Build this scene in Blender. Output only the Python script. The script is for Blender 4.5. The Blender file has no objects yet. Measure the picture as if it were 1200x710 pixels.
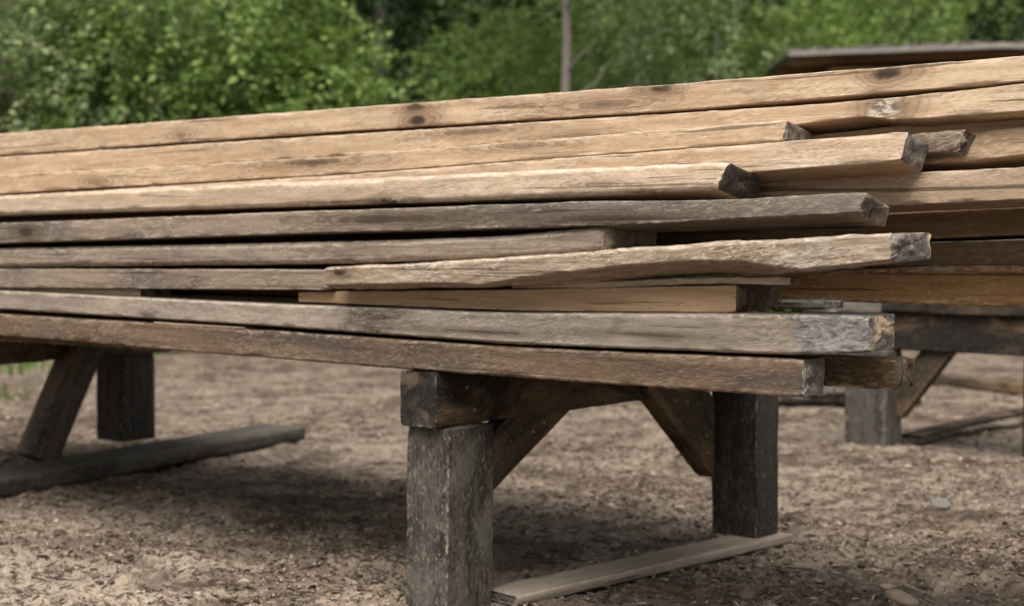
import bpy, math, random
import numpy as np

# ------------------------------------------------------------------ camera, sky, sun, exposure
scene = bpy.context.scene
col = scene.collection
R = math.radians

cam_d = bpy.data.cameras.new('camera'); cam = bpy.data.objects.new('camera', cam_d); col.objects.link(cam)
cam.location = (0, 0, 0.775); cam.rotation_euler = (R(90) - math.atan(76 / 1800), 0, 0)
cam_d.sensor_width = 36; cam_d.lens = 54; cam_d.clip_start = 0.05; cam_d.clip_end = 2000
cam_d.dof.use_dof = True; cam_d.dof.focus_distance = 2.72; cam_d.dof.aperture_fstop = 4.0
scene.camera = cam

SUN_EL, SUN_AZ = R(60), math.atan2(-0.22, -1.0)      # high behind the camera, veiled by cloud
world = bpy.data.worlds.new('World'); scene.world = world; world.use_nodes = True
wn = world.node_tree; wn.nodes.clear()
sky = wn.nodes.new('ShaderNodeTexSky'); sky.sky_type = 'NISHITA'; sky.sun_disc = False
sky.sun_elevation = SUN_EL; sky.sun_rotation = SUN_AZ; sky.air_density = 1.5; sky.dust_density = 4; sky.altitude = 200
hs = wn.nodes.new('ShaderNodeHueSaturation'); hs.inputs['Saturation'].default_value = 0.22
bg = wn.nodes.new('ShaderNodeBackground'); bg.inputs[1].default_value = 0.066
wo = wn.nodes.new('ShaderNodeOutputWorld')
wn.links.new(sky.outputs[0], hs.inputs['Color']); wn.links.new(hs.outputs[0], bg.inputs[0]); wn.links.new(bg.outputs[0], wo.inputs[0])

sun_d = bpy.data.lights.new('sun', 'SUN'); sun_d.energy = 2.25; sun_d.angle = R(48); sun_d.color = (1, 0.95, 0.88)
sun = bpy.data.objects.new('sun', sun_d); col.objects.link(sun)
sdir = np.array([math.sin(SUN_AZ) * math.cos(SUN_EL), math.cos(SUN_AZ) * math.cos(SUN_EL), math.sin(SUN_EL)])
from mathutils import Vector
sun.rotation_euler = Vector(sdir).to_track_quat('Z', 'Y').to_euler(); sun.location = (-6, -6, 9)

vs = scene.view_settings
vs.view_transform = 'Standard'; vs.look = 'None'; vs.gamma = 1; vs.use_curve_mapping = False; vs.exposure = 1.2

# ------------------------------------------------------------------ helpers
A = R(50.6)
PU = np.array([math.sin(A), -math.cos(A), 0.0])       # along the pile, towards the cut ends
PV = np.array([math.cos(A), math.sin(A), 0.0])        # across the pile, away from the camera
PROT = math.atan2(PU[1], PU[0])
def P(u, v, z=0.0):
    w = PU * u + PV * v
    return Vector((w[0], w[1], z))

def tag(o, label=None, cat=None, group=None, kind=None):
    if label: o['label'] = label
    if cat: o['category'] = cat
    if group: o['group'] = group
    if kind: o['kind'] = kind
    return o
def empty(name, loc, rz=0.0):
    o = bpy.data.objects.new(name, None); o.location = loc; o.rotation_euler = (0, 0, rz); o.empty_display_size = 0.1
    col.objects.link(o); return o
def mesh_obj(name, verts, faces, mats, parent=None, mat_idx=None, smooth=True, attrs=None):
    me = bpy.data.meshes.new(name)
    if isinstance(faces, np.ndarray):
        nf, k = faces.shape
        me.vertices.add(len(verts)); me.vertices.foreach_set('co', np.asarray(verts, dtype=np.float32).ravel())
        me.loops.add(nf * k); me.loops.foreach_set('vertex_index', faces.astype(np.int32).ravel())
        me.polygons.add(nf); me.polygons.foreach_set('loop_start', np.arange(0, nf * k, k, dtype=np.int32))
        me.update(calc_edges=True)
    else:
        me.from_pydata([tuple(map(float, q)) for q in verts], [], faces); me.update()
    for m in (mats if isinstance(mats, (list, tuple)) else [mats]): me.materials.append(m)
    if mat_idx is not None: me.polygons.foreach_set('material_index', np.asarray(mat_idx, dtype=np.int32))
    me.polygons.foreach_set('use_smooth', np.full(len(me.polygons), smooth, dtype=bool))
    for k, a in (attrs or {}).items():
        at = me.attributes.new(k, 'FLOAT', 'POINT'); at.data.foreach_set('value', np.asarray(a, dtype=np.float32))
    o = bpy.data.objects.new(name, me); col.objects.link(o)
    if parent is not None: o.parent = parent
    return o

# numpy value noise
def _hash(ix, iy, s):
    h = (ix.astype(np.int64) * 374761393 + iy.astype(np.int64) * 668265263 + s * 1442695041) & 0xFFFFFFFF
    h = ((h ^ (h >> 13)) * 1274126177) & 0xFFFFFFFF
    return ((h ^ (h >> 16)) & 0xFFFFFF) / float(0xFFFFFF)
def vnoise(x, y, s=0):
    x = np.asarray(x, float); y = np.asarray(y, float)
    ix, iy = np.floor(x), np.floor(y); fx, fy = x - ix, y - iy
    fx = fx * fx * (3 - 2 * fx); fy = fy * fy * (3 - 2 * fy)
    a, b = _hash(ix, iy, s), _hash(ix + 1, iy, s); c, d = _hash(ix, iy + 1, s), _hash(ix + 1, iy + 1, s)
    return (a + (b - a) * fx) * (1 - fy) + (c + (d - c) * fx) * fy - 0.5
def fbm(x, y, s=0, o=4, g=0.5):
    r = 0; a = 1.0; t = 0
    for k in range(o):
        r = r + a * vnoise(x * 2 ** k + 17.3 * k, y * 2 ** k - 9.1 * k, s + k); t += a; a *= g
    return r / t

# node helper
class NT:
    def __init__(s, name, rough=0.85, spec=0.2):
        s.m = bpy.data.materials.new(name); s.m.use_nodes = True; s.t = s.m.node_tree; s.t.nodes.clear()
        s.out = s.n('ShaderNodeOutputMaterial'); s.b = s.n('ShaderNodeBsdfPrincipled')
        s.b.inputs['Roughness'].default_value = rough; s.b.inputs['Specular IOR Level'].default_value = spec
        s.l(s.b.outputs[0], s.out.inputs[0])
    def n(s, t): return s.t.nodes.new(t)
    def l(s, a, b): s.t.links.new(a, b)
    def put(s, sock, v):
        if isinstance(v, (int, float)): sock.default_value = v
        elif isinstance(v, (tuple, list)): sock.default_value = tuple(v) if len(v) == len(sock.default_value) else tuple(v) + (1,)
        else: s.l(v, sock)
    def math(s, op, a, b=0.0, c=None, clamp=False):
        n = s.n('ShaderNodeMath'); n.operation = op; n.use_clamp = clamp
        s.put(n.inputs[0], a); s.put(n.inputs[1], b)
        if c is not None: s.put(n.inputs[2], c)
        return n.outputs[0]
    def obj(s, off=(0, 0, 0)):
        tc = s.n('ShaderNodeTexCoord'); n = s.n('ShaderNodeVectorMath'); n.operation = 'ADD'
        s.l(tc.outputs['Object'], n.inputs[0]); n.inputs[1].default_value = off; return n.outputs[0]
    def map(s, v, scale=(1, 1, 1), rot=(0, 0, 0), loc=(0, 0, 0)):
        n = s.n('ShaderNodeMapping'); s.l(v, n.inputs[0])
        n.inputs['Location'].default_value = loc; n.inputs['Rotation'].default_value = rot; n.inputs['Scale'].default_value = scale
        return n.outputs[0]
    def noise(s, v, scale=1.0, detail=4, rough=0.55, dist=0.0):
        n = s.n('ShaderNodeTexNoise'); s.l(v, n.inputs['Vector']); n.inputs['Scale'].default_value = scale
        n.inputs['Detail'].default_value = detail; n.inputs['Roughness'].default_value = rough; n.inputs['Distortion'].default_value = dist
        return n.outputs[0]
    def ss(s, x, a, b, lo=0.0, hi=1.0):
        n = s.n('ShaderNodeMapRange'); n.interpolation_type = 'SMOOTHSTEP'; s.put(n.inputs[0], x)
        s.put(n.inputs[1], a); s.put(n.inputs[2], b); n.inputs[3].default_value = lo; n.inputs[4].default_value = hi
        return n.outputs[0]
    def mix(s, f, a, b, mode='MIX'):
        n = s.n('ShaderNodeMix'); n.data_type = 'RGBA'; n.blend_type = mode
        s.put(n.inputs[0], f); s.put(n.inputs[6], a); s.put(n.inputs[7], b); return n.outputs[2]
    def bump(s, h, strength=0.4, dist=0.002, normal=None):
        n = s.n('ShaderNodeBump'); n.inputs['Strength'].default_value = strength; n.inputs['Distance'].default_value = dist
        s.l(h, n.inputs['Height'])
        if normal is not None: s.l(normal, n.inputs['Normal'])
        return n.outputs[0]
    def sep(s, v):
        n = s.n('ShaderNodeSeparateXYZ'); s.l(v, n.inputs[0]); return n.outputs

def ramp(t, v, stops):
    n = t.n('ShaderNodeValToRGB'); cr = n.color_ramp
    while len(cr.elements) > 1: cr.elements.remove(cr.elements[-1])
    cr.elements[0].position = stops[0][0]; cr.elements[0].color = tuple(stops[0][1]) + (1,)
    for p, c in stops[1:]:
        e = cr.elements.new(p); e.color = tuple(c) + (1,)
    t.l(v, n.inputs[0]); return n.outputs[0]

TAN = (0.60, 0.44, 0.315); TAN_D = (0.40, 0.26, 0.165); GREY = (0.27, 0.235, 0.20); ORANGE = (0.46, 0.27, 0.13)
def wood(name, light=TAN, dark=TAN_D, weather=GREY, wamt=0.2, stain=0.25, seed=0, knots=(), greyend=None, pale=(0.72, 0.58, 0.44),
         fuzz=1.0, axis=0, stain_col=(0.075, 0.06, 0.052)):
    """sawn timber; axis = long axis; knots = (x, z, rx, rz, strength) in metres; greyend = x past which a coat of grey covers the wood"""
    light, dark, weather, pale = [tuple(0.72 * q for q in k) for k in (light, dark, weather, pale)]
    t = NT(name, 0.9, 0.12)
    raw = t.obj((0, 0, 0))
    rnd = random.Random(seed)
    v = t.obj((rnd.uniform(-50, 50), rnd.uniform(-50, 50), rnd.uniform(-50, 50)))
    def sc(l, c):
        q = [c, c, c]; q[axis] = l; return tuple(q)
    g1 = t.noise(t.map(v, sc(1.6, 22)), 1, 5, 0.6, 0.4)             # long grain
    g2 = t.noise(t.map(v, sc(6, 95)), 1, 3, 0.6)                    # fine fibres
    lo = t.noise(t.map(v, sc(1.3, 5)), 1, 5, 0.6, 0.6)              # weathering patches
    lo2 = t.noise(t.map(v, sc(1.9, 10), loc=(7, 3, 1)), 1, 5, 0.58, 1.0)
    rot = [0, 0, 0]; rot[1 if axis == 0 else 0] = R(9)
    fm = t.ss(t.noise(t.map(v, sc(3.2, 8), loc=(2, 6, 4)), 1, 3, 0.6, 0.8), 0.38, 0.62, 0.3, 1.0)
    crk = t.noise(t.map(v, sc(1.8, 90), loc=(5, 2, 9)), 1, 3, 0.55, 0.7)
    fz = t.noise(t.map(t.map(v, rot=tuple(rot)), sc(38, 240)), 1, 3, 0.65, 1.2)    # torn sawn fibres
    fz2 = t.noise(t.map(v, sc(26, 70), loc=(3, 8, 2)), 1, 4, 0.7, 1.2)
    sw = t.noise(t.map(t.map(v, rot=tuple(6 * q for q in rot)), sc(150, 60), loc=(1, 4, 7)), 1, 3, 0.6, 0.8)     # saw marks across the grain
    ring = t.noise(t.map(v, sc(0.8, 34), loc=(8, 1, 3)), 1, 2, 0.45, 1.6)                                         # flame figure
    c = t.mix(t.ss(g1, 0.36, 0.64), tuple(0.35 * a + 0.65 * b for a, b in zip(light, dark)), light)
    c = t.mix(t.ss(ring, 0.52, 0.60, 0, 0.38), c, dark)
    c = t.mix(t.ss(lo2, 0.47, 0.70, 0, 0.6), c, tuple(0.75 * a + 0.25 * b for a, b in zip(dark, weather)))
    c = t.mix(t.ss(lo, 0.72 - 0.55 * wamt, 0.86 - 0.5 * wamt, 0, min(1, 0.55 + wamt * 0.5)), c, weather)
    th = 0.71 - 0.27 * stain
    c = t.mix(t.ss(lo2, th, th + 0.12, 0, 0.88), c, stain_col)
    c = t.mix(t.ss(g2, 0.34, 0.58, 0.28, 0), c, tuple(0.5 * q for q in dark))
    c = t.mix(t.math('MULTIPLY', t.ss(sw, 0.36, 0.50, 0.2 * fuzz, 0), t.ss(g1, .45, .6)), c, tuple(0.5 * q for q in dark))
    c = t.mix(t.math('MULTIPLY', t.ss(sw, 0.54, 0.66, 0, 0.2 * fuzz), t.ss(g1, .45, .6)), c, pale)
    M = lambda q: t.math('MULTIPLY', q, fm)
    c = t.mix(M(t.ss(fz, 0.52, 0.66, 0, min(1, 0.7 * fuzz))), c, pale)
    c = t.mix(M(t.ss(fz, 0.32, 0.47, min(1, 0.7 * fuzz), 0)), c, tuple(0.4 * q for q in dark))
    c = t.mix(M(t.ss(fz2, 0.54, 0.7, 0, min(1, 0.5 * fuzz))), c, pale)
    c = t.mix(M(t.ss(fz2, 0.3, 0.44, 0.5, 0)), c, tuple(0.45 * q for q in dark))
    c = t.mix(t.ss(crk, 0.30, 0.38, 0.75, 0), c, tuple(0.25 * q for q in dark))
    if greyend is not None:
        x = t.sep(raw)[axis]
        wob = t.math('MULTIPLY_ADD', t.noise(t.map(v, (2, 30, 30)), 1, 4), 0.07, -0.035)
        mk = t.ss(t.math('ADD', x, wob), greyend - 0.006, greyend + 0.012)
        gcol = t.mix(t.ss(fz2, 0.3, 0.68), (0.085, 0.08, 0.075), (0.30, 0.28, 0.26))
        gcol = t.mix(t.ss(fz, 0.58, 0.7, 0, 0.7), gcol, (0.55, 0.5, 0.45))
        gcol = t.mix(t.ss(fz, 0.28, 0.44, 0.8, 0), gcol, (0.03, 0.028, 0.026))
        c = t.mix(mk, c, gcol)
    if knots:
        s = t.sep(raw)
        w1 = t.math('MULTIPLY_ADD', t.noise(t.map(v, (18, 18, 18)), 1, 4, 0.6), 2.0, -1.0)
        for kx, kz, rx, rz, st in knots:
            a = t.math('DIVIDE', t.math('SUBTRACT', s[axis], kx), rx)
            b = t.math('DIVIDE', t.math('SUBTRACT', s[2 if axis != 2 else 0], kz), rz)
            d = t.math('SQRT', t.math('ADD', t.math('MULTIPLY', a, a), t.math('MULTIPLY', b, b)))
            d = t.math('ADD', d, t.math('MULTIPLY', w1, 0.9))
            c = t.mix(t.ss(d, 0.8, 3.0, min(.75, 0.7 * st), 0), c, tuple(0.5 * q for q in dark))
            c = t.mix(t.math('MULTIPLY', t.ss(t.math('SINE', t.math('MULTIPLY', d, 11.0)), 0.0, 0.9, 0, 0.55), t.ss(d, 1.0, 3.2, 1, 0)), c, tuple(0.45 * q for q in dark))
            if st > 1:      # torn out, silvery fibres round a dark eye
                c = t.mix(t.ss(d, 0.6, 1.4, 0.9, 0), c, t.mix(t.ss(fz2, 0.42, 0.56), (.14, .11, .085), (.47, .40, .33)))
                c = t.mix(t.ss(d, 0.0, 0.35, 0.9, 0), c, (0.05, 0.035, 0.025))
            else: c = t.mix(t.ss(d, 0.35, 1.15, st, 0), c, (0.045, 0.03, 0.021))
    at = t.n('ShaderNodeAttribute'); at.attribute_name = 'wear'
    wr = t.math('MULTIPLY', at.outputs['Fac'], t.ss(fz2, 0.46, 0.62, 0.05, 0.7))
    c = t.mix(wr, c, pale)
    t.l(c, t.b.inputs['Base Color'])
    h = t.math('ADD', M(t.math('MULTIPLY', fz, 0.7 * fuzz)), t.math('ADD', t.math('MULTIPLY', g2, 0.3), M(t.math('MULTIPLY', fz2, 0.7 * fuzz))))
    h = t.math('ADD', h, t.ss(crk, 0.28, 0.40, 0.0, 0.5))
    t.l(t.bump(t.math('ADD', h, t.math('MULTIPLY', sw, 0.15 * fuzz)), 0.6, 0.0035), t.b.inputs['Normal'])
    return t.m

def endgrain(name, base=(0.22, 0.185, 0.16), hi=(0.46, 0.37, 0.28), lo=(0.07, 0.058, 0.05), bright=0.3, seed=0):
    base, hi, lo = [tuple(0.95 * q for q in k) for k in (base, hi, lo)]
    t = NT(name, 0.92, 0.1); rnd = random.Random(seed)
    v = t.obj((rnd.uniform(-9, 9), rnd.uniform(-9, 9), rnd.uniform(-9, 9)))
    n1 = t.noise(t.map(v, (30, 30, 30)), 1, 5, 0.65, 0.6); n2 = t.noise(t.map(v, (160, 160, 160)), 1, 3, 0.7)
    n3 = t.noise(t.map(v, (14, 14, 14), loc=(4, 1, 8)), 1, 4, 0.6, 0.5)
    sp = t.sep(t.obj((0, rnd.uniform(.03, .12) * -1, rnd.choice((-.12, .16)))))
    rd = t.math('SQRT', t.math('ADD', t.math('MULTIPLY', sp[1], sp[1]), t.math('MULTIPLY', sp[2], sp[2])))
    rg = t.math('SINE', t.math('MULTIPLY_ADD', rd, 1100.0, t.math('MULTIPLY', n1, 9.0)))
    ck = t.noise(t.map(t.obj((rnd.uniform(-9, 9), 0, 0)), (1, 150, 9), rot=(rnd.uniform(-.6, .6), 0, 0)), 1, 2, .5, .6)
    c = t.mix(t.ss(n1, 0.35, 0.65), lo, base)
    c = t.mix(t.ss(rg, 0.1, 0.9, 0, 0.35), c, tuple(0.4 * q for q in base))
    c = t.mix(t.ss(ck, 0.30, 0.36, 0.85, 0), c, (0.012, 0.01, 0.009))
    c = t.mix(t.ss(n3, 0.66 - 0.25 * bright, 0.78 - 0.25 * bright, 0, 0.9), c, hi)
    c = t.mix(t.ss(n2, 0.56, 0.72, 0, 0.5), c, tuple(min(1, 1.7 * q) for q in base))
    c = t.mix(t.ss(n2, 0.28, 0.42, 0.6, 0), c, (0.02, 0.017, 0.015))
    at = t.n('ShaderNodeAttribute'); at.attribute_name = 'wear'
    c = t.mix(t.math('MULTIPLY', at.outputs['Fac'], t.ss(n1, 0.46, 0.62, 0.0, 0.6)), c, (0.38, 0.31, 0.245))
    t.l(c, t.b.inputs['Base Color'])
    t.l(t.bump(t.math('ADD', n1, t.math('MULTIPLY', n2, 0.6)), 0.8, 0.005), t.b.inputs['Normal'])
    return t.m

# ------------------------------------------------------------------ a rough sawn timber as one dense mesh
def section(Hh, W, r, nf=8, nt=5, nb=4):
    """closed outline (h, w, normal_h, normal_w, edge flag) of a rough rectangle with nicked corners"""
    e = 0.35
    f = [r, r + 0.25 * r] + list(np.linspace(0, 1, nf)[1:-1] * (Hh - 2 * r) + r) + [Hh - r - 0.25 * r, Hh - r]
    tp = [r, r * 1.5] + list(np.linspace(0, 1, nt)[1:-1] * (W - 2 * r) + r) + [W - r * 1.5, W - r]
    bk = list(np.linspace(r, Hh - r, nb))
    pts = [(h, 0, 0, -1, 1.0 if k in (0, len(f) - 1) else (e if k in (1, len(f) - 2) else 0)) for k, h in enumerate(f)]
    pts += [(Hh, w, 1, 0, 1.0 if k in (0, len(tp) - 1) else 0) for k, w in enumerate(tp)]
    pts += [(h, W, 0, 1, 0) for h in bk[::-1]]
    pts += [(0, w, -1, 0, 1.0 if k in (0, len(tp) - 1) else 0) for k, w in enumerate(tp[::-1])]
    return np.array(pts)

def timber_mesh(name, us, zb, zt, W, mats, roll=0.0, seed=0, r=0.0020, rough=0.0006, wob=0.0010, slant=(0.0, 0.0), wane=None, chop=0.004,
                parent=None, twist=None, nf=8):
    """local x = length, y = across, z = up; us/zb/zt arrays already in local coordinates"""
    n = len(us); H0 = float(np.mean(zt - zb)); base = section(H0, W, r, nf); m = len(base)
    hh, ww, nh, nw, ed = base.T
    U_ = np.repeat(us[:, None], m, 1); Hs = (zt - zb)[:, None]
    h = hh[None, :] / H0 * Hs; w = np.repeat(ww[None, :], n, 0)
    perim = np.cumsum(np.hypot(np.diff(hh, append=hh[0]), np.diff(ww, append=ww[0])))
    rn = fbm(U_ * 28, perim[None, :] * 60 + 0 * U_, seed, 3, 0.6) * 2 * rough
    rn = rn + fbm(U_ * 9 + 3, perim[None, :] * 14 + 0 * U_, seed + 40, 2) * 2 * rough
    ew = (vnoise(U_ * 60, ed[None, :] * 0 + np.round(perim * 8)[None, :], seed + 7) * 0.0014 - np.clip(vnoise(U_ * 22, np.round(perim * 8)[None, :] + 0 * U_, seed + 8) - .27, 0, 1) * 0.018) * ed[None, :]
    h = h + nh * (rn + ew); w = w + nw * (rn + ew)
    h = h + (fbm(us * 3.5, us * 0, seed + 11, 3) * 2 * wob)[:, None] * (hh > H0 * 0.5)[None, :] * (nh + 1).clip(0, 1)[None, :]
    w = w + (fbm(us * 1.6, us * 0 + 5, seed + 12, 3) * 3 * wob)[:, None]
    if wane is not None:
        wu, wc, k = wane
        c = np.interp(us, wu, wc)[:, None] * Hs
        w = w + np.where((ww[None, :] < W * 0.45) & (h < c), (c - h) * k * (1 - ww[None, :] / (W * 0.45)), 0)
    ez = np.clip(1 - (us[-1] - us) / 0.018, 0, 1)[:, None] ** 1.5      # arrises knocked off and rounded at the cut end
    q_ = 1 - ez * (0.035 + 0.16 * np.clip(fbm(perim[None, :] * 45 + 0 * U_, U_ * 40, seed + 31, 3), 0, 1))
    h = Hs / 2 + (h - Hs / 2) * q_; w = W / 2 + (w - W / 2) * q_
    rl = np.full(n, roll) if np.isscalar(roll) else roll
    cr, sr = np.cos(rl)[:, None], np.sin(rl)[:, None]
    y = w * cr + h * sr; z = zb[:, None] + h * cr - w * sr
    # end cuts: slant along height and depth, plus torn fibres
    t = (us - us[0]) / (us[-1] - us[0])
    endw = np.clip(1 - (us[-1] - us) / 0.02, 0, 1)[:, None]
    X = U_ + endw * (slant[0] * (h / H0 - 0.5) + slant[1] * (w / W - 0.5)) + endw * (vnoise(perim[None, :] * 260 + 0 * U_, U_ * 0, seed + 3) * chop * .45)
    verts = np.stack([X, y, z], -1).reshape(-1, 3)
    i = np.arange(n - 1)[:, None] * m; j = np.arange(m)[None, :]; j2 = (j + 1) % m
    faces = np.stack([i + j, i + m + j, i + m + j2, i + j2], -1).reshape(-1, 4)[:, ::-1]
    mi = [0] * len(faces); wear = np.repeat(ed[None, :], n, 0).ravel()
    allv = [verts]; allf = [faces]; base_i = len(verts)
    for side in (0, 1):
        ring = verts.reshape(n, m, 3)[-1 if side else 0]; cen = ring.mean(0)
        scl = [1, 0.97, 0.88, 0.74, 0.58, 0.4, 0.22, 0.06]
        rings = []
        for q, s_ in enumerate(scl):
            p = cen + (ring - cen) * s_
            p = p.copy()
            if q: p[:, 0] += (fbm(p[:, 1] * 55 + 2, p[:, 2] * 55, seed + 21, 3, 0.65) * 3.2 * chop * (1 if side else -1)) * min(1, (1 - s_) * 2.2) + 0.003 * min(1, (1 - s_) * 3)
            rings.append(p)
        ev = np.concatenate(rings); L = len(scl)
        ii = np.arange(L - 1)[:, None] * m
        ef = np.stack([ii + j, ii + m + j, ii + m + j2, ii + j2], -1).reshape(-1, 4) + base_i
        if not side: pass
        ef = ef[:, ::-1] if side else ef
        ef = ef if False else ef
        allv.append(ev); allf.append(ef); mi += [1] * len(ef)
        wear = np.concatenate([wear, np.repeat(np.array([1, 0.35] + [0] * (L - 2), float), m)])
        cap = np.arange(m) + base_i + (L - 1) * m
        # close the small centre hole with quads across
        half = m // 2
        cf = np.array([[cap[a], cap[a + 1], cap[m - 2 - a], cap[m - 1 - a]] for a in range(half - 1)])
        cf = cf[:, ::-1] if not side else cf
        allf.append(cf); mi += [1] * len(cf)
        base_i += len(ev)
    o = mesh_obj(name, np.concatenate(allv), np.concatenate(allf), mats, parent, mi, True, {'wear': wear})
    return o

def smooth_interp(u, pu, pz, win):
    z = np.interp(u, pu, pz)
    lo, hi = pu[0], pu[-1]
    s0 = (pz[1] - pz[0]) / (pu[1] - pu[0]); s0 = max(-0.02, min(0.02, s0))
    s1 = (pz[-1] - pz[-2]) / (pu[-1] - pu[-2]); s1 = max(-0.03, min(0.03, s1))
    z = np.where(u < lo, pz[0] + (u - lo) * s0, z); z = np.where(u > hi, pz[-1] + (u - hi) * s1, z)
    k = max(1, win); pad = np.concatenate([2 * z[0] - z[k:0:-1], z, 2 * z[-1] - z[-2:-k - 2:-1]])
    ker = np.hanning(2 * k + 3)[1:-1]; ker /= ker.sum()
    return np.convolve(pad, ker, 'valid')[:len(u)] if len(pad) >= len(u) + 2 * k else z

def pile_timber(label, st, v, W, u0, u1, mats, roll=0.0, seed=0, name='sawn_timber', step=0.012, win=6, group='timbers stacked in the pile', **kw):
    st = np.array(st); n = int((u1 - u0) / step)
    # finer stations towards the near (cut) end
    us = u0 + (u1 - u0) * np.linspace(0, 1, n)
    zb = smooth_interp(us, st[:, 0], st[:, 1], win); zt = smooth_interp(us, st[:, 0], st[:, 2], win)
    um = u1; zm = float(np.mean(zb))
    if roll > R(5): roll = np.interp(us, [-3.6, -2.5, -1.9, max(-1.5, u1 - .05) if u1 < -1 else -1.2], [R(2), R(3), R(5), roll])   # boards twist towards their tips
    o = timber_mesh(name, us - um, zb - zm, zt - zm, W, mats, roll, seed, **kw)
    o.location = P(um, v, zm); o.rotation_euler = (0, 0, PROT)
    tag(o, label, 'timber', group)
    return o, um, zm

# ------------------------------------------------------------------ ground: one sheet, dense where it is near
def gheight(x, y):
    r = np.hypot(x, y)
    z = fbm(x * 0.5, y * 0.5, 3, 3) * 0.05 + fbm(x * 2.2, y * 2.2, 5, 3) * 0.022 * np.clip(9 / (r + 1), 0.3, 1)
    fine = np.clip(1.25 - r / 11, 0, 1)
    z = z + (fbm(x * 9, y * 9, 9, 3, 0.6) * 0.036 + fbm(x * 34, y * 34, 15, 3, 0.7) * 0.030) * fine
    # level where the trestles stand, a wooded bank rising behind
    z = z + np.clip((y - 20) * 0.33, 0, 13) * np.clip((y - 18) / 8, 0, 1)
    def ridge(a, b, amp, sg):       # loose soil banked against what stands or lies on it
        (ax_, ay_), (bx_, by_) = a, b; dx, dy = bx_ - ax_, by_ - ay_
        q = np.clip(((x - ax_) * dx + (y - ay_) * dy) / (dx * dx + dy * dy), 0, 1)
        return amp * np.exp(-(((x - ax_ - q * dx) ** 2 + (y - ay_ - q * dy) ** 2) / sg ** 2))
    pt = lambda u, v: tuple((PU * u + PV * v)[:2])
    z = z + ridge(pt(-2.04, 2.5), pt(-1.93, 3.5), .004, .06) + ridge(pt(-4.12, 2.4), pt(-4.43, 4.05), .003, .08)
    z = z + ridge(pt(-2.70, 5.35), pt(-2.58, 5.35), .014, .12) + ridge(pt(-1.98, 5.4), pt(-1.93, 5.45), .014, .12)
    return z - 0.016
th = np.concatenate([np.radians(np.linspace(-180, -34, 40))[:-1], np.radians(np.linspace(-34, 34, 760)), np.radians(np.linspace(34, 180, 40))[1:-1]])
rr = np.concatenate([[0.05, 0.6, 1.2, 1.7], np.geomspace(2.0, 12, 520), np.geomspace(12.4, 900, 70)])
TH, RR = np.meshgrid(th, rr); gx, gy = RR * np.sin(TH), RR * np.cos(TH)
gv = np.stack([gx, gy, gheight(gx, gy)], -1).reshape(-1, 3)
nr, nt_ = gx.shape; gi = np.arange(nr - 1)[:, None] * nt_; gj = np.arange(nt_)[None, :]; gj2 = (gj + 1) % nt_
gf = np.stack([gi + gj, gi + gj2, gi + nt_ + gj2, gi + nt_ + gj], -1).reshape(-1, 4)

t = NT('bare_earth', 0.95, 0.08)
v = t.obj(); s = t.sep(v)
n_big = t.noise(t.map(v, (0.7, 0.7, 0.7)), 1, 5, 0.6, 0.5); n_mid = t.noise(t.map(v, (4.5, 4.5, 4.5)), 1, 5, 0.65, 0.6)
n_sm = t.noise(t.map(v, (38, 38, 38)), 1, 4, 0.7, 0.8); n_ti = t.noise(t.map(v, (130, 130, 130)), 1, 3, 0.7)
n_pa = t.noise(t.map(v, (9, 9, 9), loc=(3, 9, 0)), 1, 6, 0.75, 0.9)
c = t.mix(t.ss(n_mid, 0.41, 0.59), (0.088, 0.064, 0.047), (0.27, 0.208, 0.157))
n_hu = t.noise(t.map(v, (1.9, 1.9, 1.9), loc=(11, 4, 0)), 1, 6, 0.68, 0.8)
c = t.mix(t.ss(n_big, 0.42, 0.62, 0, 0.6), c, (0.31, 0.255, 0.205))
sd = t.math('SQRT', t.math('ADD', t.math('POWER', t.math('MULTIPLY_ADD', s[0], 1.1, 1.25), 2.0), t.math('POWER', t.math('ADD', s[1], -3.15), 2.0)))
c = t.mix(t.ss(t.math('MULTIPLY_ADD', n_mid, 1.6, sd), 1.1, 2.5, 0.85, 0), c, (0.46, 0.375, 0.29))      # pale sandy patch
c = t.mix(t.ss(n_pa, 0.5, 0.60, 0, 0.75), c, (0.36, 0.28, 0.21))
c = t.mix(t.ss(n_pa, 0.38, 0.48, 0.9, 0), c, (0.06, 0.042, 0.031))
c = t.mix(t.ss(n_sm, 0.52, 0.64, 0, 0.65), c, (0.38, 0.31, 0.245))
c = t.mix(t.ss(n_sm, 0.34, 0.46, 0.8, 0), c, (0.045, 0.034, 0.028))
c = t.mix(t.ss(n_ti, 0.54, 0.66, 0, 0.35), c, (0.46, 0.36, 0.27))
c = t.mix(t.ss(n_ti, 0.34, 0.46, 0.4, 0), c, (0.04, 0.03, 0.024))
c = t.mix(t.ss(n_hu, 0.49, 0.62, 0, 0.62), c, (0.07, 0.05, 0.037))
gr = t.math('ADD', t.math('MULTIPLY_ADD', n_big, 7.0, -3.5), s[1])
gm = t.math('MULTIPLY', t.ss(gr, 10.5, 14.0), t.ss(n_mid, 0.36, 0.5, 0.25, 1))
c = t.mix(gm, c, t.mix(n_sm, (0.05, 0.085, 0.022), (0.12, 0.18, 0.05)))
c = t.mix(t.ss(s[1], 19, 22), c, (0.035, 0.055, 0.018))
t.l(c, t.b.inputs['Base Color'])
t.l(t.bump(t.math('ADD', n_sm, t.math('MULTIPLY', n_ti, 0.5)), 1.0, 0.02), t.b.inputs['Normal'])
ground = mesh_obj('ground', gv, gf, t.m); tag(ground, 'bare trodden earth of the yard strewn with bark and chips', None, None, 'structure')

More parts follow.
